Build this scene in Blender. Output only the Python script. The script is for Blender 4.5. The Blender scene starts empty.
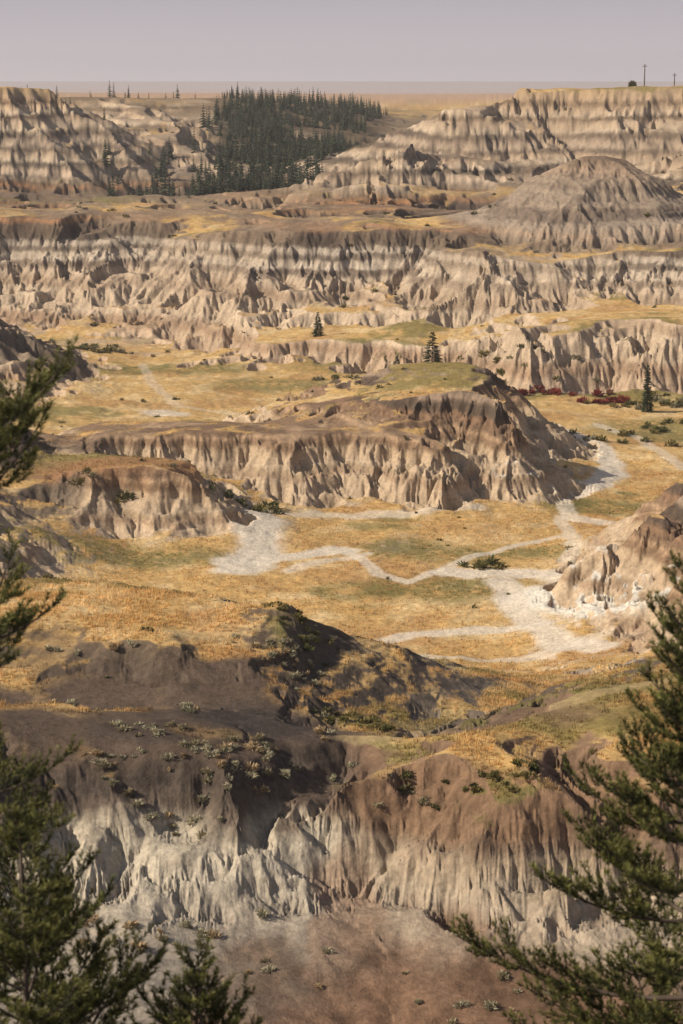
import bpy, bmesh, math, random, time
import numpy as np
from mathutils import Vector, Matrix
T0=time.time()
HAZE=True
rng=np.random.default_rng(7); random.seed(7)
F=2053.0; ROWH=80.0
TH=math.atan((512-ROWH)/F); CT,ST=math.cos(TH),math.sin(TH)
# ---------- layout helpers: photo measurement -> world metres (survey of the place) ----------
def W(px,row,z):
    u=(px-341.5)/F; v=(512-row)/F
    d=(u,CT+v*ST,-ST+v*CT); t=z/d[2]
    return (t*d[0],t*d[1],z)
def XY(px,y,z):
    dep=y*CT-z*ST
    return ((px-341.5)/F*dep,y,z)
# ---------- noise ----------
f32=np.float32
def hsh(ix,iy,seed):
    h=(ix.astype(np.int64)*374761393+iy.astype(np.int64)*668265263+seed*982451653)&0xffffffff
    h=((h^(h>>13))*1274126177)&0xffffffff
    h=h^(h>>16)
    return h
_ga=rng.uniform(0,2*np.pi,1024); GX=np.cos(_ga).astype(f32); GY=np.sin(_ga).astype(f32)
def pn(x,y,seed=0):
    ix=np.floor(x); iy=np.floor(y); fx=(x-ix).astype(f32); fy=(y-iy).astype(f32)
    ix=ix.astype(np.int64); iy=iy.astype(np.int64)
    ux=fx*fx*fx*(fx*(fx*6-15)+10); uy=fy*fy*fy*(fy*(fy*6-15)+10)
    def g(a,b):
        k=hsh(ix+a,iy+b,seed)&1023
        return GX[k]*(fx-a)+GY[k]*(fy-b)
    n0=g(0,0)*(1-ux)+g(1,0)*ux; n1=g(0,1)*(1-ux)+g(1,1)*ux
    return (n0*(1-uy)+n1*uy)*1.5
def fbm(x,y,lam,o=4,seed=0,gain=.5):
    r=0;a=1;t=0
    for i in range(o):
        r=r+a*pn(x/lam+i*17.3,y/lam-i*9.1,seed+i*13); t+=a; a*=gain; lam/=2.07
    return r/t*1.3
def sst(a,b,x):
    t=np.clip((x-a)/(b-a),0,1); return t*t*(3-2*t)
# ---------- terrain grid (fan of sectors from the lookout) ----------
def seg(a,b,n): return np.linspace(a,b,n,endpoint=False)
R=np.concatenate([seg(2,96,60),seg(96,180,500),seg(180,345,580),seg(345,620,540),seg(620,1350,360),np.geomspace(1350,45000,110)])
th0=math.radians(10.6)
TC=np.concatenate([seg(-math.radians(36),-th0,80),seg(-th0,th0,780),np.linspace(th0,math.radians(36),80)])
nR,nT=len(R),len(TC)
RR,TT=np.meshgrid(R,TC,indexing='ij')
X=(RR*np.sin(TT)).astype(np.float64); Y=(RR*np.cos(TT)).astype(np.float64)
k=4
ri=np.unique(np.append(np.arange(0,nR,k),nR-1)); ti=np.unique(np.append(np.arange(0,nT,k),nT-1))
XC=X[np.ix_(ri,ti)]; YC=Y[np.ix_(ri,ti)]
def up(A):
    idx=np.arange(nR); j=np.clip(np.searchsorted(ri,idx,side='right')-1,0,len(ri)-2)
    w=((idx-ri[j])/(ri[j+1]-ri[j]))[:,None]; B=A[j]*(1-w)+A[j+1]*w
    idx=np.arange(nT); j=np.clip(np.searchsorted(ti,idx,side='right')-1,0,len(ti)-2)
    w=((idx-ti[j])/(ti[j+1]-ti[j]))[None,:]
    return B[:,j]*(1-w)+B[:,j+1]*w
def sdf(x,y,P):
    n=len(P); d2=np.full(x.shape,1e18); ins=np.zeros(x.shape,bool)
    for i in range(n):
        ax,ay=P[i][:2]; bx,by=P[(i+1)%n][:2]
        ex,ey=bx-ax,by-ay; L=ex*ex+ey*ey+1e-9
        t=np.clip(((x-ax)*ex+(y-ay)*ey)/L,0,1)
        q=(x-ax-t*ex)**2+(y-ay-t*ey)**2; d2=np.minimum(d2,q)
        c=((ay>y)!=(by>y)); ins^=c&(x<(ex)*(y-ay)/(ey if abs(ey)>1e-9 else 1e-9)+ax)
    d=np.sqrt(d2); return np.where(ins,-d,d)
def mesa(P,s,wa,wl,rnd=2.0,seed=0,dome=0.0,zn=0.3,steep=None):
    x=XC+wa*fbm(XC,YC,wl,3,seed+100); y=YC+wa*fbm(XC,YC,wl,3,seed+200)
    d=sdf(x,y,P)
    num=0;den=0;n=len(P);ml=sum(math.hypot(P[i][0]-P[(i+1)%n][0],P[i][1]-P[(i+1)%n][1]) for i in range(n))/44
    for i in range(n):
        a=P[i];b=P[(i+1)%n]; m=max(1,int(math.hypot(a[0]-b[0],a[1]-b[1])/ml))
        for q in range(m):
            t=q/m; px=a[0]+(b[0]-a[0])*t; py=a[1]+(b[1]-a[1])*t; pz=a[2]+(b[2]-a[2])*t
            r2=(x-px)**2+(y-py)**2+1.0; w=1/(r2*np.sqrt(r2)); num=num+w*pz; den=den+w
    zt=num/den+zn*fbm(XC,YC,25,3,seed+5)
    dd=(np.sqrt(d*d+rnd*rnd)+d)/2
    drop=s*dd
    if steep:
        h0,s2=steep; kk=.25*h0; t=drop-h0; tt=(np.sqrt(t*t+kk*kk)+t)/2; drop=drop-tt*(1-s2/s)
    return zt-drop+dome*(1-np.exp(-np.maximum(-d,0)/8)), d
def smax(a,b,k): return np.maximum(a,b)+np.maximum(k-np.abs(a-b),0)**2/(4*k)
ms=[];ks=[]
def add(kk,*a,**b): ms.append(mesa(*a,**b)); ks.append(kk)
# main far bench
add(5,[XY(-900,520,-32),XY(-300,530,-33),W(-60,213,-34),W(0,214,-34),W(70,213,-34),W(110,217,-35),W(215,229,-36),W(262,233,-36),W(330,237,-36.5),W(380,232,-35.5),W(440,229,-35),W(466,244,-37),XY(540,476,-38),XY(620,472,-38),XY(720,458,-37),XY(1100,440,-35),XY(1500,440,-35),XY(1500,760,-37),XY(700,740,-38),XY(420,700,-39),XY(330,640,-39),XY(230,690,-38),XY(-100,720,-37),XY(-900,760,-36)],.82,15,52,7,1,zn=1.4,steep=(12,.5))
# lower bench
add(4,[W(225,352,-57),W(300,345,-55.5),W(360,340,-54.5),W(420,343,-54.5),W(455,350,-55),W(480,330,-50),W(520,324,-48),W(600,320,-48),W(683,320,-47.5),XY(1200,405,-46),XY(1200,470,-45),XY(300,480,-52),XY(230,470,-55)],.7,8,26,5,2,zn=1.1,steep=(7,.5))
# right far hill
add(12,[XY(330,585,-39),XY(385,640,-28),XY(425,690,-18),XY(475,740,-8.0),XY(540,770,-1.2),XY(620,740,-.8),XY(720,720,-.5),XY(1000,710,-.5),XY(1900,710,-.5),XY(1900,1300,-8),XY(600,1100,-9),XY(540,900,-5),XY(470,800,-10),XY(400,700,-24)],.34,14,80,16,3,zn=.9)
# cone butte
CY0=532
add(4,[XY(588,CY0-2,-17.6),XY(610,CY0-1,-18.2),XY(614,CY0+5,-18.4),XY(590,CY0+6,-17.2)],.54,5,26,7,4,steep=(13,.42))
add(6,[XY(720,590,-22),XY(860,590,-19),XY(860,660,-14),XY(700,660,-16)],.42,6,30,10,41)
# left far hill
add(6,[XY(-900,800,-2),XY(-100,780,-2),XY(10,775,-1.5),XY(48,785,-2),XY(75,795,-6),XY(92,820,-12),XY(60,900,-6),XY(-100,980,-5),XY(-900,1000,-5)],.5,8,45,8,5,steep=(24,.35))
add(10,[XY(-1500,1050,-7),XY(60,1010,-8),XY(150,1040,-9),XY(235,1080,-9),XY(300,1140,-13),XY(350,1190,-17),XY(400,1260,-20),XY(470,1300,-20),XY(560,1300,-14),XY(900,1300,-8),XY(2000,1400,-8),XY(2000,2200,-20),XY(-1500,2200,-20)],.17,25,120,8,6)
add(8,[XY(95,1010,-10),XY(130,930,-12),XY(180,830,-20),XY(225,760,-31),XY(235,765,-32),XY(215,840,-23),XY(170,960,-12)],.45,10,50,8,7)
add(8,[XY(200,1040,-13),XY(255,900,-22),XY(285,820,-33),XY(300,830,-34),XY(280,930,-22),XY(250,1060,-13)],.4,10,50,8,8)
add(4,[XY(-20,432,-45),XY(-250,450,-38),XY(-400,450,-36),XY(-400,380,-40),XY(-120,395,-42),XY(-25,412,-46)],.6,4,25,3,9)
iu=len(ms)
# mid mesa upper ridge
add(3,[W(262,411,-52.5),W(345,401,-49),W(410,394,-46.6),W(465,387,-45.6),W(488,392,-46),W(512,412,-48.5),W(538,437,-52.8),W(552,452,-56.5),XY(545,312,-56.5),XY(520,325,-50.5),XY(490,342,-46.6),XY(460,349,-46.2),XY(400,350,-46.8),XY(340,350,-49.3),XY(260,352,-53.5)],.72,2.8,15,3.4,10,dome=.5)
# mid mesa front tier
add(3,[W(45,446,-52.5),W(100,434,-51),W(200,429,-50.6),W(300,429,-50.4),W(375,433,-50.8),W(430,441,-51.4),W(462,456,-53),W(485,480,-56.8),XY(485,300,-56),XY(470,312,-51),XY(300,322,-52),XY(100,330,-53.5),XY(40,322,-54)],.9,4,14,3.2,11,steep=(5.2,.5),zn=.7)
# left mound
add(3,[W(50,478,-53),W(95,468,-51.3),W(150,461,-50.6),W(186,467,-51),W(215,490,-54),W(246,515,-57.5),XY(240,274,-57),XY(190,284,-52),XY(100,292,-52),XY(40,290,-53)],.62,2,14,2.4,12,steep=(6,.42))
add(3,[XY(-300,310,-40),XY(-60,302,-44),XY(0,298,-47.5),XY(35,285,-52),XY(30,268,-55),XY(0,258,-53),XY(-80,240,-48),XY(-300,230,-42)],.6,3,18,2.5,13)
# right fluted hill
add(3,[W(705,483,-46),W(655,513,-49),W(608,545,-53),W(572,574,-58.3),XY(610,247,-55),XY(680,256,-49),XY(900,262,-44),XY(1200,255,-42),XY(1200,190,-42),XY(800,198,-46),W(700,565,-50),W(648,588,-54),W(655,560,-52.5)],.8,1.6,11,2.0,14,steep=(6,.5))
# foreground bench
add(3,[XY(-700,119,-36),W(-150,715,-37),W(0,730,-39.2),W(60,728,-39.8),W(140,738,-40.0),W(225,752,-40.6),W(300,785,-42.8),W(330,775,-43.2),W(352,748,-40.8),W(430,738,-39.8),W(535,750,-40.4),W(562,728,-41.2),W(600,745,-40.8),W(690,755,-40.8),W(850,770,-40.6),XY(1500,118,-37),XY(1500,180,-38),W(800,610,-41.8),W(690,630,-42.2),W(560,664,-42.6),W(440,696,-42.6),W(395,715,-43.4),W(345,708,-44.4),W(325,690,-45),XY(280,147,-45.2),XY(200,149,-45.2),XY(-100,150,-44.5),XY(-700,160,-40)],.7,3.4,14,5.4,15,steep=(6.6,.3),zn=.7,dome=.2)
# upper left foreground mound
add(3.0,[XY(-700,170,-40),W(-150,566,-42.5),W(0,569,-42.2),W(120,574,-41.8),W(225,588,-40.9),W(280,596,-40.4),W(306,618,-42),W(318,640,-43.2),W(290,645,-42.6),W(250,648,-41.7),W(150,636,-40.9),W(60,630,-40.8),XY(-100,153,-40.4),XY(-700,153,-40)],.42,1.8,12,4.4,16,zn=.6,dome=.4)
# eroded flank on its right
add(2.5,[W(258,600,-40.4),W(292,604,-40.6),W(318,630,-42.2),W(338,664,-44.4),W(352,690,-46.2),W(300,682,-44.2),W(262,654,-42.2)],.74,1.6,9,2.6,161,zn=.4)
# grey low spur
add(1.2,[W(345,664,-48.3),W(400,676,-49.5),W(432,668,-49.0),W(450,684,-50.4),W(470,682,-50.0),W(500,680,-49.6),W(545,695,-51.5),W(545,698,-51.6),W(500,690,-50.3),W(440,690,-50.5),W(400,688,-50.4),W(345,680,-49)],1.0,1.4,5,.6,17,zn=.7)
base=-60+13*sst(520,760,YC)+ .8*fbm(XC,YC,60,3,50)+.25*fbm(XC,YC,12,3,51)
plain=-8-22*sst(1350,2300,YC)+3*fbm(XC,YC,900,3,60)
base=np.where(YC>1300,base*(1-sst(1300,1500,YC))+plain*sst(1300,1500,YC),base)
fl=-49.4-10.4*sst(120,145,YC)-.6*sst(92,100,YC)+1.1*fbm(XC,YC,16,3,52)+1.8*sst(-5,-14,XC)*sst(122,104,YC)
base=np.where(YC<165,fl,base)
slope0=-1.9-.53*RR[np.ix_(ri,ti)]+.6*fbm(XC,YC,12,3,53)*sst(4,20,YC)
H=smax(base,slope0,3)
for (m,d),kk in zip(ms,ks): H=smax(H,m,kk)
H=H+2.8*fbm(XC,YC,34,3,54)*sst(-3,-20,ms[0][1])*sst(740,700,YC)*sst(-33,-37,H)
DM=np.minimum(ms[iu][1],ms[iu+1][1])
H=up(H); DM=up(DM)
def grad(h):
    gr=np.gradient(h,axis=0)/np.gradient(R)[:,None]
    gt=np.gradient(h,axis=1)/np.gradient(TC)[None,:]/RR
    s,c=np.sin(TT),np.cos(TT)
    return gr*s+gt*c, gr*c-gt*s
def blur(A,n):
    for _ in range(n):
        A=A.copy(); A[1:-1]=(A[:-2]+2*A[1:-1]+A[2:])/4; A[:,1:-1]=(A[:,:-2]+2*A[:,1:-1]+A[:,2:])/4
    return A
SL=np.hypot(*grad(H))
CX=XY(599,CY0,-25)[0]; CD=np.hypot(X-CX,Y-CY0)
ERM=1-.7*sst(44,32,CD)
def gully(x,y,nx,ny,lam,mult,seed):
    px=x/lam;py=y/lam;ix=np.floor(px);iy=np.floor(py);fx=(px-ix).astype(f32);fy=(py-iy).astype(f32)
    ix=ix.astype(np.int64);iy=iy.astype(np.int64)
    num=np.zeros(x.shape,f32);den=np.full(x.shape,1e-4,f32)
    for a in(-1,0,1):
        for b in(-1,0,1):
            h=hsh(ix+a,iy+b,seed); jx=((h&255)/255*.6+.2).astype(f32); jy=(((h>>8)&255)/255*.6+.2).astype(f32)
            qx=fx-a-jx;qy=fy-b-jy; w=np.maximum(0,1-(qx*qx+qy*qy)/1.44)**2
            num+=w*np.cos(2*np.pi*mult*(qx*nx+qy*ny)); den+=w
    return num/den
RILL=np.zeros(H.shape,f32)
AV=.65+.9*fbm(X,Y,28,2,77)   # erosion strength varies from place to place
def erode(H,lam,mult,amp,seed,rmin,rmax,s0,s1,sharp=.6,bl=2):
    gx,gy=grad(blur(H,bl)); s=np.hypot(gx,gy)
    fac=sst(s0,s1,s)*sst(rmax*1.15,rmax*.95,RR)*sst(rmin*.9,rmin,RR)
    if lam>8: fac=fac*ERM
    else: fac=fac*np.clip(AV+.25,.45,1.15)
    M=fac>.01
    x=X[M];y=Y[M];sm=s[M]+1e-6
    nx=(-gy[M]/sm).astype(f32);ny=(gx[M]/sm).astype(f32)
    v=gully(x,y,nx,ny,lam,mult,seed)
    sh=(np.clip(.5+.5*v,0,1))**sharp
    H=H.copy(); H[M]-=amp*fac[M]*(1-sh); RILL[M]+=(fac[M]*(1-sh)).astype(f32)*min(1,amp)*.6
    return H
H=erode(H,60,1.2,4.5,1,640,1300,.1,.35,.8,3)
H=erode(H,26,1.2,3.6,2,380,1300,.15,.5,.75,3)
H=erode(H,14,1.4,2.1,3,190,1300,.2,.7,.75,2)
H=erode(H,14,1.3,1.7,33,90,140,.25,.7,.75,2)
H=erode(H,10,1.9,.95,4,330,1000,.2,.6,.7,2)
H=erode(H,6.5,1.9,.9,5,185,700,.25,.7,.7,2)
H=erode(H,6,1.6,.7,56,138,182,.14,.45,.7,2)
H=erode(H,5.5,2.4,.52,55,90,185,.3,.7,.65,2)
H=erode(H,3.8,2.0,.45,6,185,560,.25,.7,.7,1)
H=erode(H,3.0,2.2,.26,7,90,200,.25,.6,.7,1)
H=erode(H,5,2.0,.2,8,96,118,.06,.2,.6,1)
led=sst(.2,.55,SL)
ph=H+1.2*fbm(X,Y,70,2,70)
H=H+led*(.3*np.sin(ph*2*np.pi/5.3)+.09*np.sin(ph*2*np.pi/1.9+1))*sst(90,300,RR)*.8+led*.05*np.sin(ph*2*np.pi/.9)
H=H+(.05+.12*led)*fbm(X,Y,1.7,4,71)*np.clip(RR/150,.6,2.3)+.25*fbm(X,Y,8,3,72)*sst(60,120,RR)*sst(1400,900,RR)
gx,gy=grad(blur(H,2)); S=np.hypot(gx,gy)
# ---------- colour ----------
def tab(z,T):
    zs=[t[0] for t in T]; return np.stack([np.interp(z,zs,[t[1][c] for t in T]) for c in range(3)],-1)
PALE=(.6,.475,.34);BUFF=(.48,.34,.22);DK=(.09,.066,.05);BR=(.2,.135,.086);RU=(.34,.175,.085)
zb=H+1.9*fbm(X,Y,70,3,80)+.5*fbm(X,Y,5,2,81)
far=tab(zb,[(-62,(.5,.36,.245)),(-58,(.53,.39,.265)),(-57,(.38,.255,.165)),(-55.8,(.4,.275,.18)),(-55,(.57,.44,.31)),(-51,(.59,.46,.325)),(-50.4,(.38,.27,.185)),(-49,(.4,.29,.195)),(-48.4,(.54,.41,.29)),(-47,(.52,.41,.3)),(-46.6,(.24,.18,.135)),(-45.4,(.22,.165,.125)),(-45,(.6,.5,.385)),(-43.4,(.52,.425,.325)),(-43,(.17,.135,.105)),(-42.0,(.18,.145,.115)),(-41.7,(.48,.405,.32)),(-40.6,(.42,.35,.275)),(-40.2,(.12,.092,.073)),(-38.6,DK),(-36.8,(.11,.08,.062)),(-36,RU),(-34.8,(.16,.115,.08)),
 (-34,(.34,.25,.17)),(-33,(.22,.175,.135)),(-31.8,(.53,.405,.29)),(-30.2,(.5,.375,.265)),(-29.6,(.15,.115,.085)),(-28.0,(.16,.125,.095)),(-27.4,PALE),(-24.8,(.46,.335,.225)),(-24.2,(.18,.135,.1)),(-23.2,(.21,.16,.12)),(-22.6,(.49,.38,.275)),(-20.6,(.4,.3,.22)),(-20,(.14,.105,.08)),(-18.4,(.17,.13,.095)),(-17.8,PALE),(-14.4,(.47,.345,.235)),(-13.8,(.16,.115,.078)),(-12.7,(.19,.135,.09)),(-12.2,PALE),(-9.4,BUFF),(-8.8,(.21,.145,.09)),(-7.4,(.23,.155,.095)),(-6.6,BUFF),(-2,(.38,.26,.125))])
fade=(.28+.7*fbm(X,Y,80,3,83)+.25*fbm(X,Y,12,2,84)).clip(0,.8)[...,None]*sst(-58,-52,H)[...,None]
fc=sst(-42,-38,H)[...,None]
far=far*(1-fade)+(np.array((.5,.38,.265))*(1-fc)+np.array((.37,.27,.18))*fc)*fade
cone=sst(42,34,CD)[...,None]*sst(-40,-37,zb)[...,None]
ct=tab(zb,[(-40,(.44,.35,.265)),(-36,(.46,.36,.27)),(-33.5,(.35,.275,.21)),(-32.8,(.2,.155,.12)),(-31,(.17,.13,.1)),(-30.2,(.33,.255,.19)),(-27,(.3,.235,.175)),(-26.2,(.2,.155,.12)),(-25,(.31,.24,.175)),(-22,(.35,.25,.175)),(-20,(.24,.17,.115))])
far=far*(1-cone*.9)+ct*cone*.9
mid=tab(zb,[(-61,(.48,.36,.24)),(-57.5,(.54,.41,.28)),(-57,(.38,.265,.175)),(-56.2,(.42,.31,.2)),(-55.8,(.52,.395,.27)),(-54,(.47,.345,.225)),(-53.5,(.24,.158,.098)),(-52.9,(.26,.17,.105)),(-52.5,(.43,.29,.18)),(-52,(.2,.132,.085)),(-51,(.26,.16,.098)),(-50.4,(.12,.086,.063)),(-49.2,(.12,.088,.065)),(-48.7,(.31,.225,.16)),(-48,(.28,.205,.15)),(-47.4,(.11,.083,.06)),(-46,(.2,.142,.096)),(-44,BUFF)])
zf=H+.9*fbm(X,Y,12,3,82)+.4*fbm(X,Y,1.8,3,83)
fg=tab(zf,[(-62,PALE),(-56,(.42,.34,.25)),(-53.5,(.2,.16,.12)),(-52.5,(.36,.3,.225)),(-51.5,(.15,.12,.095)),(-50.4,(.24,.195,.15)),(-49.2,(.15,.12,.095)),(-48.2,(.36,.305,.24)),(-46,(.5,.435,.335)),(-44.9,(.45,.385,.29)),(-44.1,(.15,.115,.088)),(-43.0,(.085,.066,.053)),(-41.5,(.1,.075,.058)),(-40.5,(.14,.1,.07)),(-39.5,(.22,.155,.1))])
# flank of the upper mound: dark brown clay
fgb=tab(zf,[(-60,(.4,.33,.25)),(-52,(.3,.24,.18)),(-50,(.16,.125,.098)),(-48,(.2,.16,.125)),(-46,(.1,.078,.062)),(-43,(.12,.09,.066)),(-41,(.16,.115,.078))])
wq=(sst(134,140,Y))[...,None]; fg=fg*(1-wq)+fgb*wq
wf=sst(400,385,Y)[...,None]; col=far*(1-wf)+mid*wf
wf=sst(196,190,Y)[...,None]; col=col*(1-wf)+fg*wf
N1=fbm(X,Y,30,4,90); N2=fbm(X,Y,6,4,91); N3=fbm(X,Y,1.2,3,92)
def blend(col,c,m): m=np.clip(m,0,1)[...,None]; return col*(1-m)+np.array(c)*m
XW=X+1.2*fbm(X,Y,7,3,93)*np.clip(RR/150,1,3); YW=Y+1.8*fbm(X,Y,7,3,94)*np.clip(RR/150,1,3)
def spot(p,rx,ry,ang=0,soft=.5):
    c,s=math.cos(math.radians(ang)),math.sin(math.radians(ang)); dx=XW-p[0];dy=YW-p[1]
    q=np.hypot((dx*c+dy*s)/rx,(-dx*s+dy*c)/ry); return sst(1+soft/2,1-soft/2,q)
red=sst(-1.5,1.5,XW-(.2))*sst(148,138,Y)
fgred=tab(zf+.5*N2,[(-56,(.2,.17,.14)),(-51,(.21,.13,.085)),(-49.8,(.22,.14,.092)),(-48.8,(.26,.18,.125)),(-47.8,(.42,.34,.25)),(-46.2,(.38,.295,.205)),(-45.2,(.2,.138,.093)),(-44,(.14,.093,.064)),(-43,(.19,.122,.078)),(-41.5,(.25,.16,.1)),(-40,(.32,.205,.12))])
m=np.clip(red,0,1)[...,None]; col=col*(1-m)+fgred*m
ap=sst(-48.2,-49.3,H+.6*N2)*sst(135,125,Y)
apc=np.array((.2,.12,.075))[None,None]*(1+.5*N2+.5*fbm(X,Y,2.0,4,150))[...,None].clip(.45,1.7)
col=col*(1-(ap*.93)[...,None])+apc*(ap*.93)[...,None]
col=blend(col,(.3,.2,.135),spot(W(345,920,-48),1.8,6,0)*.7)
col=blend(col,(.1,.08,.055),ap*sst(.05,.35,fbm(X,Y,9,4,151))*sst(0,-8,X)*.8)
flat=sst(.42,.22,S+.1*N2)*sst(.6,.35,SL)
G1=np.array((.56,.36,.145));G2=np.array((.66,.475,.24));G3=np.array((.21,.175,.06));G4=np.array((.45,.26,.105))
def mixc(a,b,m): m=np.clip(m,0,1)[...,None]; return a*(1-m)+b*m
g=mixc(G1[None,None],G2,sst(-.2,.5,N2+.4*N1)); g=mixc(g,G4,sst(.0,.5,fbm(X,Y,14,4,95))*.8); 
g=mixc(g,G3,sst(.16,.45,fbm(X,Y,38,5,96)+.25*fbm(X,Y,5,3,97))*.8); g=g*(1+.2*N3[...,None]).clip(.5,1.5)
gm=flat*sst(-.75,-.2,N1*.6+fbm(X,Y,16,4,97)*.7+.15)
bare=np.zeros(H.shape)
b10=(DM<1)&(H<-49.4)&(Y>270)&(Y<330)
bare=np.where(b10,sst(-.5,-.05,N2+.4*fbm(X,Y,14,2,98)),bare)
bb=sst(460,480,Y)*sst(760,730,Y)*sst(-.3,.05,fbm(X,Y,45,4,101)+.3*N2)
bare=np.maximum(bare,bb)
hillm=sst(600,680,Y)*sst(1250,1200,Y)*sst(-3,-7,H)*sst(-.6,-.2,fbm(X,Y,60,4,102)+.25*N2)
bare=np.maximum(bare,hillm)
bare=np.maximum(bare,sst(44,38,CD))
sad=spot(W(255,722,-43),7,8,0)+spot(W(150,740,-42),8,5)+spot(W(150,684,-43),8.5,4.5)+spot(W(60,700,-43),7,4.5)+spot(W(60,745,-42),7,6)+spot(W(295,780,-43),4,4)+spot(W(215,680,-43),4,4)+spot(W(-60,700,-43),7,5)
patch=sst(-.35,.15,fbm(X,Y,5,4,111)+.2)
bare=np.clip(np.maximum(bare,np.clip(sad,0,1)*(.45+.55*patch)),0,1)
bare=np.maximum(bare,(Y<128)*(1-sst(-47.5,-46,H))*(H<-46)*(.75+.25*patch))
bare=np.maximum(bare,sst(-42.6,-43.6,H)*sst(124,121,Y))
gm=gm*(1-bare)
col=mixc(col,np.array((.27,.19,.125))[None,None]*(1+.6*N2[...,None]),np.maximum(bb,hillm*.6)*flat*.5*sst(36,44,CD))
col=mixc(col,g,gm)
col=blend(col,(.12,.085,.062),np.clip(sad,0,1)*sst(.9,.5,S)*.85*sst(-46.2,-45.2,H)*(.4+.6*patch))
col=blend(col,(.066,.053,.046),(spot(W(255,722,-43),5.2,6)+spot(W(150,742,-42),4,2.5)*.5)*.9*sst(.9,.5,S))
rs=spot(W(430,757,-41),6,2)+spot(W(650,775,-42),6,2.5)+spot(W(500,785,-42),5,2)
col=blend(col,(.27,.165,.097),np.clip(rs,0,1)*.6)
for p,rx,ry,a in [(W(290,635,-42),1.8,3.0,10),(W(360,705,-44.5),3,2.4,0),(W(500,778,-42),2.4,2.6,0),(W(450,590,-60),10,7,-12),(W(500,558,-60),9,5,10),(W(610,506,-60),9,6,0),(W(500,706,-43.5),5,1.6,12),(W(590,700,-43),4,1.2,20),(W(280,385,-60),14,9,0),(W(60,200,-36),26,30,0),(W(540,392,-60),22,5,0),(W(660,430,-60),12,14,0),(W(170,372,-60),18,6,0),(W(405,550,-60),6,6,0),(W(640,675,-42.5),5,1.5,10),(W(60,577,-42.5),9,2.2,0),(W(160,582,-42),5,2.0,0),(W(100,560,-60),20,5,0),(W(360,345,-55),14,10,0)]:
    col=blend(col,(.17,.15,.05),spot(p,rx,ry,a,.8)*.8*sst(-.6,.1,N3+.6*N2)*sst(.7,.5,S))
col=blend(col,(.09,.07,.056),(spot(XY(-5,282,-51),17,22)+spot(XY(-10,425,-46),22,22))*.8*sst(.12,.35,S))
col=blend(col,(.35,.185,.09),spot(XY(150,280,-52),17,7)*sst(-56,-54,zb)*.75)
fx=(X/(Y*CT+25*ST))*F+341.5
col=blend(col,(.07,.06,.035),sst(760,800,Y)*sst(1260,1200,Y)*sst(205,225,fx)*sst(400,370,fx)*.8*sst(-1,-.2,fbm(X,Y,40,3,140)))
col=blend(col,(.2,.14,.085),sst(960,1010,Y)*sst(1400,1350,Y)*sst(-.5,.2,N1)*.7*sst(460,400,fx))
PA=(.7,.61,.49); PM=np.zeros(H.shape)
def line(pts,w,c,st,z=-60,nn=1.0):
    global col,PM
    P=[W(a,b,z) for a,b in pts]; d=np.full(X.shape,1e9); xw=X+nn*.8*N2; yw=Y+nn*1.4*fbm(X,Y,9,3,99)
    for i in range(len(P)-1):
        ax,ay=P[i][:2];bx,by=P[i+1][:2];ex,ey=bx-ax,by-ay;L=ex*ex+ey*ey
        t=np.clip(((xw-ax)*ex+(yw-ay)*ey)/L,0,1); d=np.minimum(d,np.hypot(xw-ax-t*ex,yw-ay-t*ey))
    m=sst(w*1.4,w*.7,d)*sst(.8,.4,S); m=m*sst(-1.5,-.5,N3+1.2*m); PM=np.maximum(PM,m); col=blend(col,c,m*st)
line([(240,570),(258,555),(262,530)],3.2,PA,.95,nn=2); line([(225,564),(300,558),(345,550)],1.9,PA,.9,nn=1.6); line([(262,520),(330,517),(400,516),(470,512)],2.0,PA,.6,nn=1.6)
line([(290,572),(330,562),(362,556)],1.2,PA,.6)
line([(345,550),(380,575),(408,582),(445,572),(470,560),(520,548),(560,538)],.8,PA,.7,nn=.5)
line([(450,576),(480,578),(540,579),(590,588)],2.0,PA,.9,nn=2)
line([(540,604),(575,612),(600,626),(650,634)],4.6,(.78,.72,.61),.97,nn=2.2)
line([(500,585),(505,590),(515,612),(540,635),(560,655),(600,668)],1.8,PA,.85,nn=.8)
line([(372,640),(420,632),(470,630),(545,632)],1.4,PA,.8,nn=1)
line([(380,668),(450,664),(520,665),(600,655)],1.5,PA,.6,nn=1.2)
line([(540,424),(575,438),(606,456),(612,476),(590,490),(560,497),(505,500)],2.0,PA,.9,nn=1.4)
line([(560,497),(570,515),(600,522),(640,530)],1.3,PA,.7,nn=.8)
line([(560,515),(575,545),(568,570)],1.0,PA,.6,nn=.8)
line([(600,425),(640,440),(683,470)],1.1,PA,.5,nn=.8)
line([(142,365),(152,385),(176,404),(240,412)],1.0,PA,.35,nn=.8)
line([(160,412),(170,413)],3.4,PA,.75,nn=.8)
line([(560,584),(590,600)],3,PA,.8,nn=1)
line([(350,740),(470,732),(600,706),(683,690)],.8,(.5,.37,.2),.5,-43,.5)
GM=gm*(1-PM)
col=blend(col,(.2,.15,.07),sst(95,80,RR))
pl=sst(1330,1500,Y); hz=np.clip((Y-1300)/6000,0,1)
fld=np.floor(Y/700*1.0+fbm(X,Y,3000,2,120)*.6)+7*np.floor(X/1100)
fr=(hsh(fld.astype(np.int64),fld.astype(np.int64)*3,5)&255)/255
pc=mixc(np.array((.45,.28,.18))[None,None],np.array((.62,.47,.35)),fr); pc=mixc(pc,np.array((.5,.42,.42)),hz)  # field colours, then aerial haze painted in as a paler tint with distance
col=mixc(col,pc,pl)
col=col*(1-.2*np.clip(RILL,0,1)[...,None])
col=col*(1+(.18*N3+.14*fbm(X,Y,3.3,3,130))*(1-.5*gm))[...,None].clip(.6,1.4)
col=np.clip(col,.02,.8)
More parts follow.
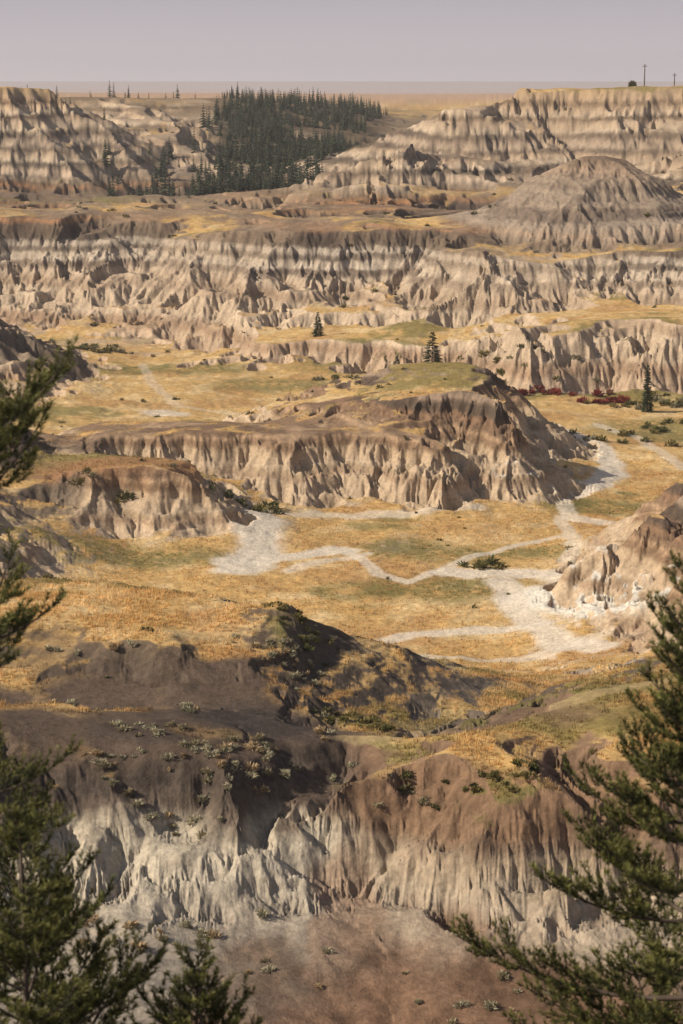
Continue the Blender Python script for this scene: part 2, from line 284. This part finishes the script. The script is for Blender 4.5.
def make_mesh(name,V,Fa,C,mat,smooth=False):
    me=bpy.data.meshes.new(name); V=np.ascontiguousarray(V,dtype=f32); Fa=np.ascontiguousarray(Fa,dtype=np.int32)
    me.vertices.add(len(V)); me.vertices.foreach_set('co',V.ravel())
    n=len(Fa); kk=Fa.shape[1]
    me.loops.add(n*kk); me.loops.foreach_set('vertex_index',Fa.ravel())
    me.polygons.add(n); me.polygons.foreach_set('loop_start',np.arange(n,dtype=np.int32)*kk)
    me.polygons.foreach_set('use_smooth',np.full(n,smooth))
    if C is not None:
        a=me.color_attributes.new('Col','FLOAT_COLOR','POINT'); c4=np.ones((len(V),4),f32); c4[:,:3]=C; a.data.foreach_set('color',c4.ravel())
    me.update(calc_edges=True)
    me.materials.append(mat)
    o=bpy.data.objects.new(name,me); bpy.context.collection.objects.link(o); return o
def mat_new(name): 
    m=bpy.data.materials.new(name); m.use_nodes=True; nt=m.node_tree; return m,nt,nt.nodes['Principled BSDF']
tm,nt,bs=mat_new('badland_soil')
at=nt.nodes.new('ShaderNodeAttribute'); at.attribute_name='Col'
geo=nt.nodes.new('ShaderNodeNewGeometry')
n1=nt.nodes.new('ShaderNodeTexNoise'); n1.inputs['Scale'].default_value=2.4; n1.inputs['Detail'].default_value=5; n1.inputs['Roughness'].default_value=.72
nt.links.new(geo.outputs['Position'],n1.inputs['Vector'])
mr=nt.nodes.new('ShaderNodeMapRange'); mr.inputs[1].default_value=.25; mr.inputs[2].default_value=.75; mr.inputs[3].default_value=.62; mr.inputs[4].default_value=1.38
nt.links.new(n1.outputs[0],mr.inputs[0])
mx=nt.nodes.new('ShaderNodeVectorMath'); mx.operation='SCALE'; nt.links.new(at.outputs['Color'],mx.inputs[0]); nt.links.new(mr.outputs[0],mx.inputs['Scale'])
nt.links.new(mx.outputs[0],bs.inputs['Base Color']); bs.inputs['Roughness'].default_value=.95; bs.inputs['Specular IOR Level'].default_value=.1
bp=nt.nodes.new('ShaderNodeBump'); bp.inputs['Strength'].default_value=.6; bp.inputs['Distance'].default_value=.22
nt.links.new(n1.outputs[0],bp.inputs['Height']); nt.links.new(bp.outputs[0],bs.inputs['Normal'])
I=np.arange(nR*nT).reshape(nR,nT)
Fa=np.stack([I[:-1,:-1],I[:-1,1:],I[1:,1:],I[1:,:-1]],-1).reshape(-1,4)[:,::-1]
V=np.stack([X,Y,H],-1).reshape(-1,3)
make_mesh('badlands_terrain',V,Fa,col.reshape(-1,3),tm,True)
def samp(A,x,y):
    r=np.hypot(x,y);t=np.arctan2(x,y)
    i=np.clip(np.searchsorted(R,r)-1,0,nR-2);j=np.clip(np.searchsorted(TC,t)-1,0,nT-2)
    a=np.clip((r-R[i])/(R[i+1]-R[i]),0,1);b=np.clip((t-TC[j])/(TC[j+1]-TC[j]),0,1)
    return A[i,j]*(1-a)*(1-b)+A[i+1,j]*a*(1-b)+A[i,j+1]*(1-a)*b+A[i+1,j+1]*a*b
def fol(name,tr=.25,rough=.7):
    m,nt,bs=mat_new(name); at=nt.nodes.new('ShaderNodeAttribute'); at.attribute_name='Col'
    oi=nt.nodes.new('ShaderNodeTexNoise'); oi.inputs['Scale'].default_value=1.5; oi.inputs['Detail'].default_value=1
    g=nt.nodes.new('ShaderNodeNewGeometry'); nt.links.new(g.outputs['Position'],oi.inputs['Vector'])
    mr=nt.nodes.new('ShaderNodeMapRange'); mr.inputs[3].default_value=.7; mr.inputs[4].default_value=1.3; nt.links.new(oi.outputs[0],mr.inputs[0])
    mx=nt.nodes.new('ShaderNodeVectorMath'); mx.operation='SCALE'; nt.links.new(at.outputs['Color'],mx.inputs[0]); nt.links.new(mr.outputs[0],mx.inputs['Scale'])
    nt.links.new(mx.outputs[0],bs.inputs['Base Color']); bs.inputs['Roughness'].default_value=rough; bs.inputs['Specular IOR Level'].default_value=.25
    tl=nt.nodes.new('ShaderNodeBsdfTranslucent'); nt.links.new(mx.outputs[0],tl.inputs['Color'])
    ms_=nt.nodes.new('ShaderNodeMixShader'); ms_.inputs[0].default_value=tr
    nt.links.new(bs.outputs[0],ms_.inputs[1]); nt.links.new(tl.outputs[0],ms_.inputs[2])
    nt.links.new(ms_.outputs[0],nt.nodes['Material Output'].inputs['Surface']); return m
FN=fol('spruce_needles'); FG=fol('dry_grass_blades',.35,.9); FS=fol('shrub_leaves',.2,.85)
bark,nt,bs=mat_new('spruce_bark'); bs.inputs['Roughness'].default_value=.95
nn=nt.nodes.new('ShaderNodeTexNoise'); nn.inputs['Scale'].default_value=30; cr=nt.nodes.new('ShaderNodeValToRGB'); cr.color_ramp.elements[0].color=(.05,.035,.025,1); cr.color_ramp.elements[1].color=(.16,.12,.09,1)
nt.links.new(nn.outputs[0],cr.inputs[0]); nt.links.new(cr.outputs[0],bs.inputs['Base Color'])
def unit(v): return v/(np.linalg.norm(v,axis=-1,keepdims=True)+1e-9)
def tris_mesh(name,T,C,mat):
    n=len(T); 
    if C.ndim==2: C=np.repeat(C[:,None,:],3,1)
    return make_mesh(name,T.reshape(-1,3),np.arange(n*3).reshape(n,3),C.reshape(-1,3),mat)
def spruce_tris(x,y,z,h,wr,nw,nb,rg,base=(.04,.052,.03)):
    T=[];C=[]
    for l in np.linspace(.04,.98,nw):
        rad=h*wr*(1-l)**.85+.02*h
        n=max(4,int(nb*(1-.5*l))); a=rg.uniform(0,6.28)+np.arange(n)*6.283/n+rg.normal(0,.25,n)
        L=rad*rg.uniform(.65,1.15,n); zc=l*h+rg.normal(0,.01*h,n)
        ca,sa=np.cos(a),np.sin(a)
        tip=np.stack([ca*L,sa*L,zc-.16*L],-1); root=np.stack([0*a,0*a,zc+.035*h+.1*L],-1)
        w=L*.33+.01*h
        b1=np.stack([ca*L*.55-sa*w,sa*L*.55+ca*w,zc-.12*L-.02*h],-1); b2=np.stack([ca*L*.55+sa*w,sa*L*.55-ca*w,zc-.12*L-.02*h],-1)
        T+= [np.stack([root,b1,tip],1),np.stack([root,tip,b2],1)]
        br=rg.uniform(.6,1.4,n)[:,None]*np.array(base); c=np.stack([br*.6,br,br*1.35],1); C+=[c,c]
    t=np.array([[[-.012*h,0,0],[.012*h,0,0],[0,0,h*1.02]],[[0,-.012*h,0],[0,.012*h,0],[0,0,h*1.02]]]); T.append(t); C.append(np.full((2,3,3),.05))
    T=np.concatenate(T);C=np.concatenate(C); T=T+np.array([x,y,z]); return T,C
def forest(name,pts,hr,nw=10,nb=7,wr=.22):
    TT_=[];CC=[]
    for p in pts:
        h=rng.uniform(*hr)*rng.uniform(.6,1.1); z=float(samp(H,np.array([p[0]]),np.array([p[1]]))[0])-.2
        t,c=spruce_tris(p[0],p[1],z,h,wr*rng.uniform(.8,1.2),nw,nb,rng); TT_.append(t);CC.append(c*rng.uniform(.6,1.4))
    return tris_mesh(name,np.concatenate(TT_),np.concatenate(CC),FN)
pts=[]
while len(pts)<1350:
    y=rng.uniform(680,1240); px=rng.uniform(190,405)
    x,_,_=XY(px,y,-25)
    t=(y-680)/560
    lo=196+ t*42 + 12*math.sin(y/40); hi=318+t*74
    if px<lo or px>hi: continue
    if rng.random()<.3*(1-min(1,(px-lo)/60)): continue
    if fbm(np.array([x]),np.array([y]),60,2,311)[0]>.3: continue
    pts.append((x,y))
for _ in range(150):
    px=rng.uniform(105,250); y=rng.uniform(680,800); 
    if rng.random()<.35+.4*math.sin(px/9): continue
    pts.append((XY(px,y,-36)[0],y))
for _ in range(60):
    px=rng.uniform(-60,75); y=rng.uniform(850,980); 
    if rng.random()<.4+.4*math.sin(px/5): continue
    pts.append((XY(px,y,-6)[0],y))
for _ in range(30):
    px=rng.uniform(90,330); y=rng.uniform(1080,1200)
    pts.append((XY(px,y,-8)[0],y))
forest('distant_spruce_forest',pts,(5,10.5))
def spruce_obj(px,row,zg,h,wr=.24,name='spruce_tree'):
    x,y,_=W(px,row,zg); z=float(samp(H,np.array([x]),np.array([y]))[0])-.1
    T=[];C=[]
    for l in np.linspace(.05,.985,34):
        n=int(16*(1-.55*l)); rad=h*wr*(1-l)**.8+.015*h
        for a in rng.uniform(0,6.283,n):
            L=rad*rng.uniform(.55,1.12); ca,sa=math.cos(a),math.sin(a); zc=l*h+rng.normal(0,.008*h); m=7
            tt=rng.uniform(.25,1,m*2); side=rng.choice([-1,1],m*2)
            cx=ca*L*tt;cy=sa*L*tt;cz=zc+.06*L-.28*L*tt+.1*L*tt**2
            wl=.28*L*(1.15-tt)+.02*h; ang=a+side*rng.uniform(.4,1.0,m*2)
            tx=cx+np.cos(ang)*wl;ty=cy+np.sin(ang)*wl;tz=cz-wl*rng.uniform(.0,.5,m*2)
            ww=.05+.008*h
            T.append(np.stack([np.stack([cx-sa*ww,cy+ca*ww,cz],-1),np.stack([cx+ca*ww,cy+sa*ww,cz+ww*.6],-1),np.stack([tx,ty,tz],-1)],1))
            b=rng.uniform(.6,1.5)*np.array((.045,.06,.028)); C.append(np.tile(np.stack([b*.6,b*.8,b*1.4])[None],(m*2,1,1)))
    T=np.concatenate(T);C=np.concatenate(C)
    emp=bpy.data.objects.new(name,None); bpy.context.collection.objects.link(emp); emp.location=(x,y,z)
    c=tris_mesh('crown',T,C,FN); c.parent=emp
    n=8;k2=6;vs=[];fs=[]
    for i in range(k2):
        for j in range(n): r=.022*h*(1-i/(k2-.7)); vs.append((r*math.cos(j*6.283/n),r*math.sin(j*6.283/n),-.4+i*h/(k2-1)))
    for i in range(k2-1):
        for j in range(n): fs.append((i*n+j,i*n+(j+1)%n,(i+1)*n+(j+1)%n,(i+1)*n+j))
    t=make_mesh('trunk',np.array(vs),np.array(fs),None,bark,True); t.parent=emp
spruce_obj(432,362,-55,11.5,.3); spruce_obj(397,366,-56,6.5,.32); spruce_obj(318,335,-55,5.5,.3); spruce_obj(647,410,-60,9,.13); 
def clumps(name,P,rad,nleaf,colr,mat,flat=.75,ls=.16):
    T=[];C=[]
    P=np.array(P)
    z=samp(H,P[:,0],P[:,1])
    for i in range(len(P)):
        r=rad[i]; n=int(nleaf*min(2.5,max(.6,r/.5)))
        k3=rng.integers(2,5); lc=rng.normal(0,.4*r,(k3,3)); lc[:,2]=np.abs(lc[:,2])*.5+.25*r
        q=unit(rng.normal(size=(n,3)))*(rng.uniform(.3,1,(n,1))**.5)*r*.7+lc[rng.integers(0,k3,n)]
        q[:,2]=np.abs(q[:,2])*flat
        s=ls*(.5+r)*rng.uniform(.5,1.3,(n,1))
        d=unit(q*np.array([1,1,1.2])+rng.normal(0,.35*r,(n,3))); e=unit(np.cross(d,rng.normal(size=(n,3))))
        a=q-e*s*.35;b=q+e*s*.35;c=q+d*s*1.5
        T.append(np.stack([a,b,c],1)+np.array([P[i,0],P[i,1],z[i]-.05]))
        hgt=(q[:,2:3]/(r+.01)).clip(0,1)
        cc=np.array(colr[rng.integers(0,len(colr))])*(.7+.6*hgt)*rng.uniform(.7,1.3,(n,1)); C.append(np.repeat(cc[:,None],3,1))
    tris_mesh(name,np.concatenate(T),np.concatenate(C),mat)
SAGE=[(.36,.33,.22),(.4,.36,.24),(.3,.255,.155),(.42,.31,.18)]
GRN=[(.11,.11,.036),(.15,.135,.043),(.09,.09,.03),(.18,.145,.05)]
def around(px,row,z,sx,sy,n):
    c=W(px,row,z); return [(c[0]+rng.normal(0,sx),c[1]+rng.normal(0,sy)) for _ in range(n)]
P=[];
for a in [(190,716,-43,.8,1,9),(170,760,-42,2.2,1,16),(60,708,-42.5,2.5,.8,18),(110,700,-42.8,2,.7,14),(60,640,-41.5,3,1.5,10),(260,755,-43,.8,.8,5),(215,760,-42,1.5,1.2,14),(240,780,-43,1.8,.8,8),(330,745,-43,1.2,1,6),(385,770,-42,1.2,1,5),(150,740,-42,2,1,14),(300,660,-43,1,1.5,12),(170,795,-43,2,1,6),(440,985,-49,6,2,16),(120,770,-42,1.5,1,8),(270,765,-43,1.5,1,8),(330,700,-44,.8,.8,5),(130,960,-49,4,2,30),(280,655,-43,1.2,1.2,18)]: P+=around(*a)
clumps('sagebrush_clumps',P,rng.uniform(.12,.42,len(P)),230,SAGE,FS)
P=[]
for a in [(270,600,-41,.8,1,9),(290,622,-42,1.0,1.6,14),(308,645,-43,.8,1.5,8),(355,705,-44.5,1.7,.8,18),(390,715,-44.5,1.4,.6,14),(500,775,-42,1.6,1.2,10),(510,800,-44,1.5,.7,8),(440,765,-42,1.5,.8,3),(570,755,-42,1.5,1,4),(150,625,-41,.4,.4,3),(60,572,-42.4,4,.5,12),(150,576,-42,4,.5,14)]: P+=around(*a)
clumps('green_juniper_shrubs',P,rng.uniform(.15,.48,len(P)),230,GRN,FS,.6)
P=[];rr=[]
for _ in range(150):
    y=rng.uniform(196,450); px=rng.uniform(-60,740); p=XY(px,y,-60)
    if samp(SL,np.array([p[0]]),np.array([p[1]]))[0]<.5 and fbm(np.array([p[0]]),np.array([p[1]]),30,2,33)[0]>-.05: P.append(p[:2]); rr.append(rng.uniform(.12,.34)*(1+.4*(y>300)))
for a in [(60,330,-55,8,4,40),(80,345,-58,8,3,30),(665,402,-60,6,4,30),(675,425,-60,4,5,14),(490,570,-60,5,2,6),(250,512,-59,5,1,12),(100,470,-51.5,4,1.5,6),(640,440,-60,8,4,14),(510,385,-60,10,3,16),(380,360,-56,12,2,20)]:
    q=around(*a); P+=q; rr+=list(rng.uniform(.35,1.0,len(q)))
for _ in range(50):
    y=rng.uniform(470,700); px=rng.uniform(-20,700); p=XY(px,y,-38); P.append(p[:2]); rr.append(rng.uniform(.4,.8))
clumps('valley_shrubs',P,np.array(rr),60,GRN+[(.22,.2,.12)],FS,.8,.3)
P=around(560,393,-60,6,1.2,34)+around(600,400,-60,4,1.2,10)
clumps('red_autumn_bushes',P,rng.uniform(.5,1.2,len(P)),90,[(.2,.035,.03),(.24,.05,.035),(.14,.045,.03)],FS,.8,.25)
def grass(name,y0,y1,n,h,nb,w,pxr=(-40,720)):
    y=np.sqrt(rng.uniform(y0*y0,y1*y1,n)); px=rng.uniform(*pxr,n); x=(px-341.5)/F*(y*CT+45*ST)
    keep=samp(GM,x,y)>rng.uniform(.25,.8,n); keep&=fbm(x,y,5,3,44)>rng.uniform(-.6,.2,n)
    x=x[keep];y=y[keep];z=samp(H,x,y);m=len(x)
    cc=np.stack([samp(col[...,i],x,y) for i in range(3)],-1)
    T=[];C=[]
    for b in range(nb):
        a=rng.uniform(0,6.283,m);hh=h*rng.uniform(.4,1.3,m);ln=rng.uniform(.1,.7,m)*hh
        ox=rng.normal(0,h*.35,m);oy=rng.normal(0,h*.35,m)
        b1=np.stack([x+ox-np.sin(a)*w,y+oy+np.cos(a)*w,z-.05],-1);b2=np.stack([x+ox+np.sin(a)*w,y+oy-np.cos(a)*w,z-.05],-1)
        t=np.stack([x+ox+np.cos(a)*ln,y+oy+np.sin(a)*ln,z+hh],-1)
        T.append(np.stack([b1,b2,t],1)); c=cc*rng.uniform(.9,1.5,(m,1)); C.append(np.stack([c*.85,c*.85,c*1.2],1))
    tris_mesh(name,np.concatenate(T),np.concatenate(C),FG)
grass('dry_grass',112,190,54000,.26,5,.035)
grass('dry_meadow_grass',190,330,36000,.26,3,.06)
def near_spruce(px,y,toprow,wr,seed,density=1.0,zmax=None,nl=.024,spars=0.,zones=None):
    rg=np.random.default_rng(seed)
    x=(px-341.5)/F*(y*CT+.25*y*ST); u=(512-toprow)/F
    ztop=y*(-ST+u*CT)/(CT+u*ST)
    zg=float(samp(H,np.array([x]),np.array([y]))[0]); h=ztop-zg
    T=[];C=[];bv=[];bf=[]
    def tube(pts,r0,r1):
        n=4;b=len(bv)
        for i,p in enumerate(pts):
            r=r0+(r1-r0)*i/(len(pts)-1); d=unit((pts[min(i+1,len(pts)-1)]-pts[max(i-1,0)])[None])[0]
            e=unit(np.cross(d,[.3,.2,.9])[None])[0] if abs(d[2])<.9 else np.array([1.,0,0]); f=np.cross(d,e)
            for j in range(n): a=j*6.283/n; bv.append(p+r*(e*math.cos(a)+f*math.sin(a)))
        for i in range(len(pts)-1):
            for j in range(n): bf.append((b+i*n+j,b+i*n+(j+1)%n,b+(i+1)*n+(j+1)%n,b+(i+1)*n+j))
    tube([np.array([0.01*math.sin(i),0,-.3+(h+.3)*i/9]) for i in range(10)],.03*h**.8*.5,.004)
    def twig(p0,d,L):
        n=int(L/.0019*density)+12
        t=rg.uniform(0,1,n)**.8; bend=np.array([0,0,.25*L])
        q=p0+d*L*t[:,None]+bend*(t**2)[:,None]; dd=unit(d+2*bend/L*t[:,None])
        rad=unit(np.cross(dd,rg.normal(size=(n,3)))); nd=unit(rad+dd*.75+np.array([0,0,.3]))
        w=np.cross(nd,rg.normal(size=(n,3)));w=unit(w)*.0024
        ln=nl*rg.uniform(.7,1.15,(n,1))
        T.append(np.stack([q-w,q+w,q+nd*ln],1))
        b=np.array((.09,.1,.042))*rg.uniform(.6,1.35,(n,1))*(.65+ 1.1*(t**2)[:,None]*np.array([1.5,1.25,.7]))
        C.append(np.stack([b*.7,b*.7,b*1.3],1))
    zz=h-.02
    twig(np.array([0,0,h-.1]),np.array([0,0,1.]),.1)
    while zz>max(.3,h-(zmax or 99)):
        dtop=h-zz; L0=wr*dtop**.92+.05
        if zones:
            L0=.06
            for z0,z1,lz in zones:
                if z0<dtop<z1: L0=lz
        for a in rg.uniform(0,6.283,1)+np.arange(5)*1.2566+rg.normal(0,.25,5):
            if rg.random()<spars: continue
            L=L0*rg.uniform(.5,1.15); up0=max(-.1,.85-.45*dtop)
            d=unit(np.array([math.cos(a),math.sin(a),up0])[None])[0]
            p0=np.array([0,0,zz+rg.normal(0,.03)]); npt=7
            ts=np.linspace(0,1,npt); pts=[p0+d*L*t+np.array([0,0,1])*(-.22*L*t+.36*L*t*t) for t in ts]
            tube(pts,.003+.01*L,.002)
            s=.2
            while s<1:
                i=min(npt-2,int(s*(npt-1))); fr_=s*(npt-1)-i; p=pts[i]*(1-fr_)+pts[i+1]*fr_; bd=unit((pts[i+1]-pts[i])[None])[0]
                sd=unit(np.cross(bd,[0,0,1])[None])[0]
                for sg in(-1,1):
                    tl=min(.2,(.4*L*(1.05-s)+.05))*rg.uniform(.6,1.1)
                    td=unit((bd*.8+sg*sd*rg.uniform(.4,1.)+np.array([0,0,rg.uniform(-.1,.6)]))[None])[0]
                    twig(p,td,tl)
                    if tl>.11:
                        for q_ in (.4,.7):
                            for s2 in(-1,1): 
                                t2=unit((td+s2*np.cross(td,[0,0,1])*.8+np.array([0,0,.2]))[None])[0]; twig(p+td*tl*q_,t2,tl*.45)
                s+=.055/max(L,.12)
            twig(pts[-2],bd,max(.05,L*.2))
        zz-=.085+.04*min(dtop,3)
    emp=bpy.data.objects.new('foreground_spruce_tree',None); bpy.context.collection.objects.link(emp); emp.location=(x,y,zg)
    Tn=np.concatenate(T);Cn=np.concatenate(C)
    o=tris_mesh('needles',Tn,Cn,FN); o.parent=emp
    o=make_mesh('trunk_and_branches',np.array(bv),np.array(bf),None,bark,True); o.parent=emp
    return len(Tn)
nn_=0
nn_+=near_spruce(706,7,530,.43,1,zmax=2.2,spars=.12)
nn_+=near_spruce(-26,7,345,.26,12,zmax=2.8,spars=.05,zones=[(.30,.52,.5),(1.0,1.2,.36),(1.45,3,.36)])
nn_+=near_spruce(10,6.5,825,.6,3,zmax=1.2,spars=.1)
nn_+=near_spruce(192,6.5,970,.6,4,zmax=.6)
wood,nt,bs=mat_new('weathered_wood'); bs.inputs['Roughness'].default_value=.9
nn=nt.nodes.new('ShaderNodeTexNoise'); nn.inputs['Scale'].default_value=8; cr=nt.nodes.new('ShaderNodeValToRGB'); cr.color_ramp.elements[0].color=(.05,.04,.03,1); cr.color_ramp.elements[1].color=(.12,.1,.08,1)
nt.links.new(nn.outputs[0],cr.inputs[0]); nt.links.new(cr.outputs[0],bs.inputs['Base Color'])
def pole(px,y,h):
    x=XY(px,y,-6)[0]; z=float(samp(H,np.array([x]),np.array([y]))[0])
    bm=bmesh.new()
    bmesh.ops.create_cone(bm,cap_ends=True,segments=10,radius1=.26,radius2=.17,depth=h+1,matrix=Matrix.Translation((0,0,(h-1)/2)))
    bmesh.ops.create_cube(bm,size=1,matrix=Matrix.Translation((0,-.25,h-.9))@Matrix.Diagonal((1.6,.16,.18,1)))
    for dx in(-.7,.7): bmesh.ops.create_cone(bm,cap_ends=True,segments=8,radius1=.08,radius2=.05,depth=.3,matrix=Matrix.Translation((dx,-.25,h-.66)))
    me=bpy.data.meshes.new('utility_pole'); bm.to_mesh(me); bm.free(); me.materials.append(wood)
    o=bpy.data.objects.new('utility_pole',me); bpy.context.collection.objects.link(o); o.location=(x,y,z)
pole(644,790,10); pole(674,840,9)
P=[XY(631,760,-6)[:2],XY(634,762,-6)[:2],XY(480,800,-10)[:2]]; clumps('rim_shrubs',P,np.array([1.5,1.2,1.]),200,GRN,FS,.9,.3)
if HAZE:
    hm=bpy.data.materials.new('haze'); hm.use_nodes=True; nt=hm.node_tree; nt.nodes.clear()
    out=nt.nodes.new('ShaderNodeOutputMaterial'); vs=nt.nodes.new('ShaderNodeVolumeScatter'); vs.inputs['Color'].default_value=(1,.95,.93,1); vs.inputs['Density'].default_value=.00011; vs.inputs['Anisotropy'].default_value=.2
    nt.links.new(vs.outputs[0],out.inputs['Volume'])
    bm=bmesh.new(); bmesh.ops.create_cube(bm,size=1,matrix=Matrix.Translation((0,2400,-20))@Matrix.Diagonal((6000,5200,140,1)))
    me=bpy.data.meshes.new('atmospheric_haze'); bm.to_mesh(me); bm.free(); me.materials.append(hm); o=bpy.data.objects.new('atmospheric_haze',me); bpy.context.collection.objects.link(o)
# ---------- camera, light, sky ----------
cam=bpy.data.cameras.new('camera'); co=bpy.data.objects.new('camera',cam); bpy.context.collection.objects.link(co)
cam.sensor_fit='VERTICAL'; cam.sensor_height=36; cam.lens=F/1024*36; cam.clip_start=.5; cam.clip_end=100000
co.location=(0,0,0); co.rotation_euler=(math.pi/2-TH,0,0)
cam.dof.use_dof=True; cam.dof.focus_distance=220; cam.dof.aperture_fstop=9
bpy.context.scene.camera=co
S_=Vector((-.82,-.20,.54)).normalized()
sl=bpy.data.lights.new('sun','SUN'); sl.energy=5.0; sl.angle=math.radians(.6); sl.color=(1,.885,.73)
so=bpy.data.objects.new('sun',sl); bpy.context.collection.objects.link(so); so.rotation_euler=S_.to_track_quat('Z','Y').to_euler()
w=bpy.data.worlds.new('World'); bpy.context.scene.world=w; w.use_nodes=True; nt=w.node_tree
sk=nt.nodes.new('ShaderNodeTexSky'); sk.sky_type='NISHITA'; sk.sun_disc=False; sk.sun_elevation=math.asin(S_.z); sk.sun_rotation=math.atan2(S_.x,S_.y)
sk.dust_density=2; sk.air_density=1.0; sk.ozone_density=1
tc=nt.nodes.new('ShaderNodeTexCoord'); sx=nt.nodes.new('ShaderNodeSeparateXYZ'); nt.links.new(tc.outputs['Generated'],sx.inputs[0])
rp=nt.nodes.new('ShaderNodeValToRGB'); e=rp.color_ramp.elements; k_=11.5
e[0].position=0; e[0].color=(.64,.56,.58,1); e[1].position=.045; e[1].color=(.45,.42,.46,1); q=e.new(.3); q.color=(.26,.245,.265,1)
nt.links.new(sx.outputs[2],rp.inputs[0])
sc_=nt.nodes.new('ShaderNodeVectorMath'); sc_.operation='SCALE'; sc_.inputs['Scale'].default_value=k_; nt.links.new(rp.outputs[0],sc_.inputs[0])
mf=nt.nodes.new('ShaderNodeMapRange'); mf.inputs[1].default_value=.05; mf.inputs[2].default_value=.6; mf.inputs[3].default_value=1.; mf.inputs[4].default_value=.25; nt.links.new(sx.outputs[2],mf.inputs[0])
tn=nt.nodes.new('ShaderNodeMix'); tn.data_type='RGBA'; nt.links.new(mf.outputs[0],tn.inputs[0])
nt.links.new(sk.outputs[0],tn.inputs[6]); nt.links.new(sc_.outputs[0],tn.inputs[7]); nt.links.new(tn.outputs[2],nt.nodes['Background'].inputs[0]); nt.nodes['Background'].inputs[1].default_value=.085
sc=bpy.context.scene; sc.view_settings.view_transform='Standard'; sc.view_settings.look='None'; sc.view_settings.exposure=0
print('done',time.time()-T0,nn_)
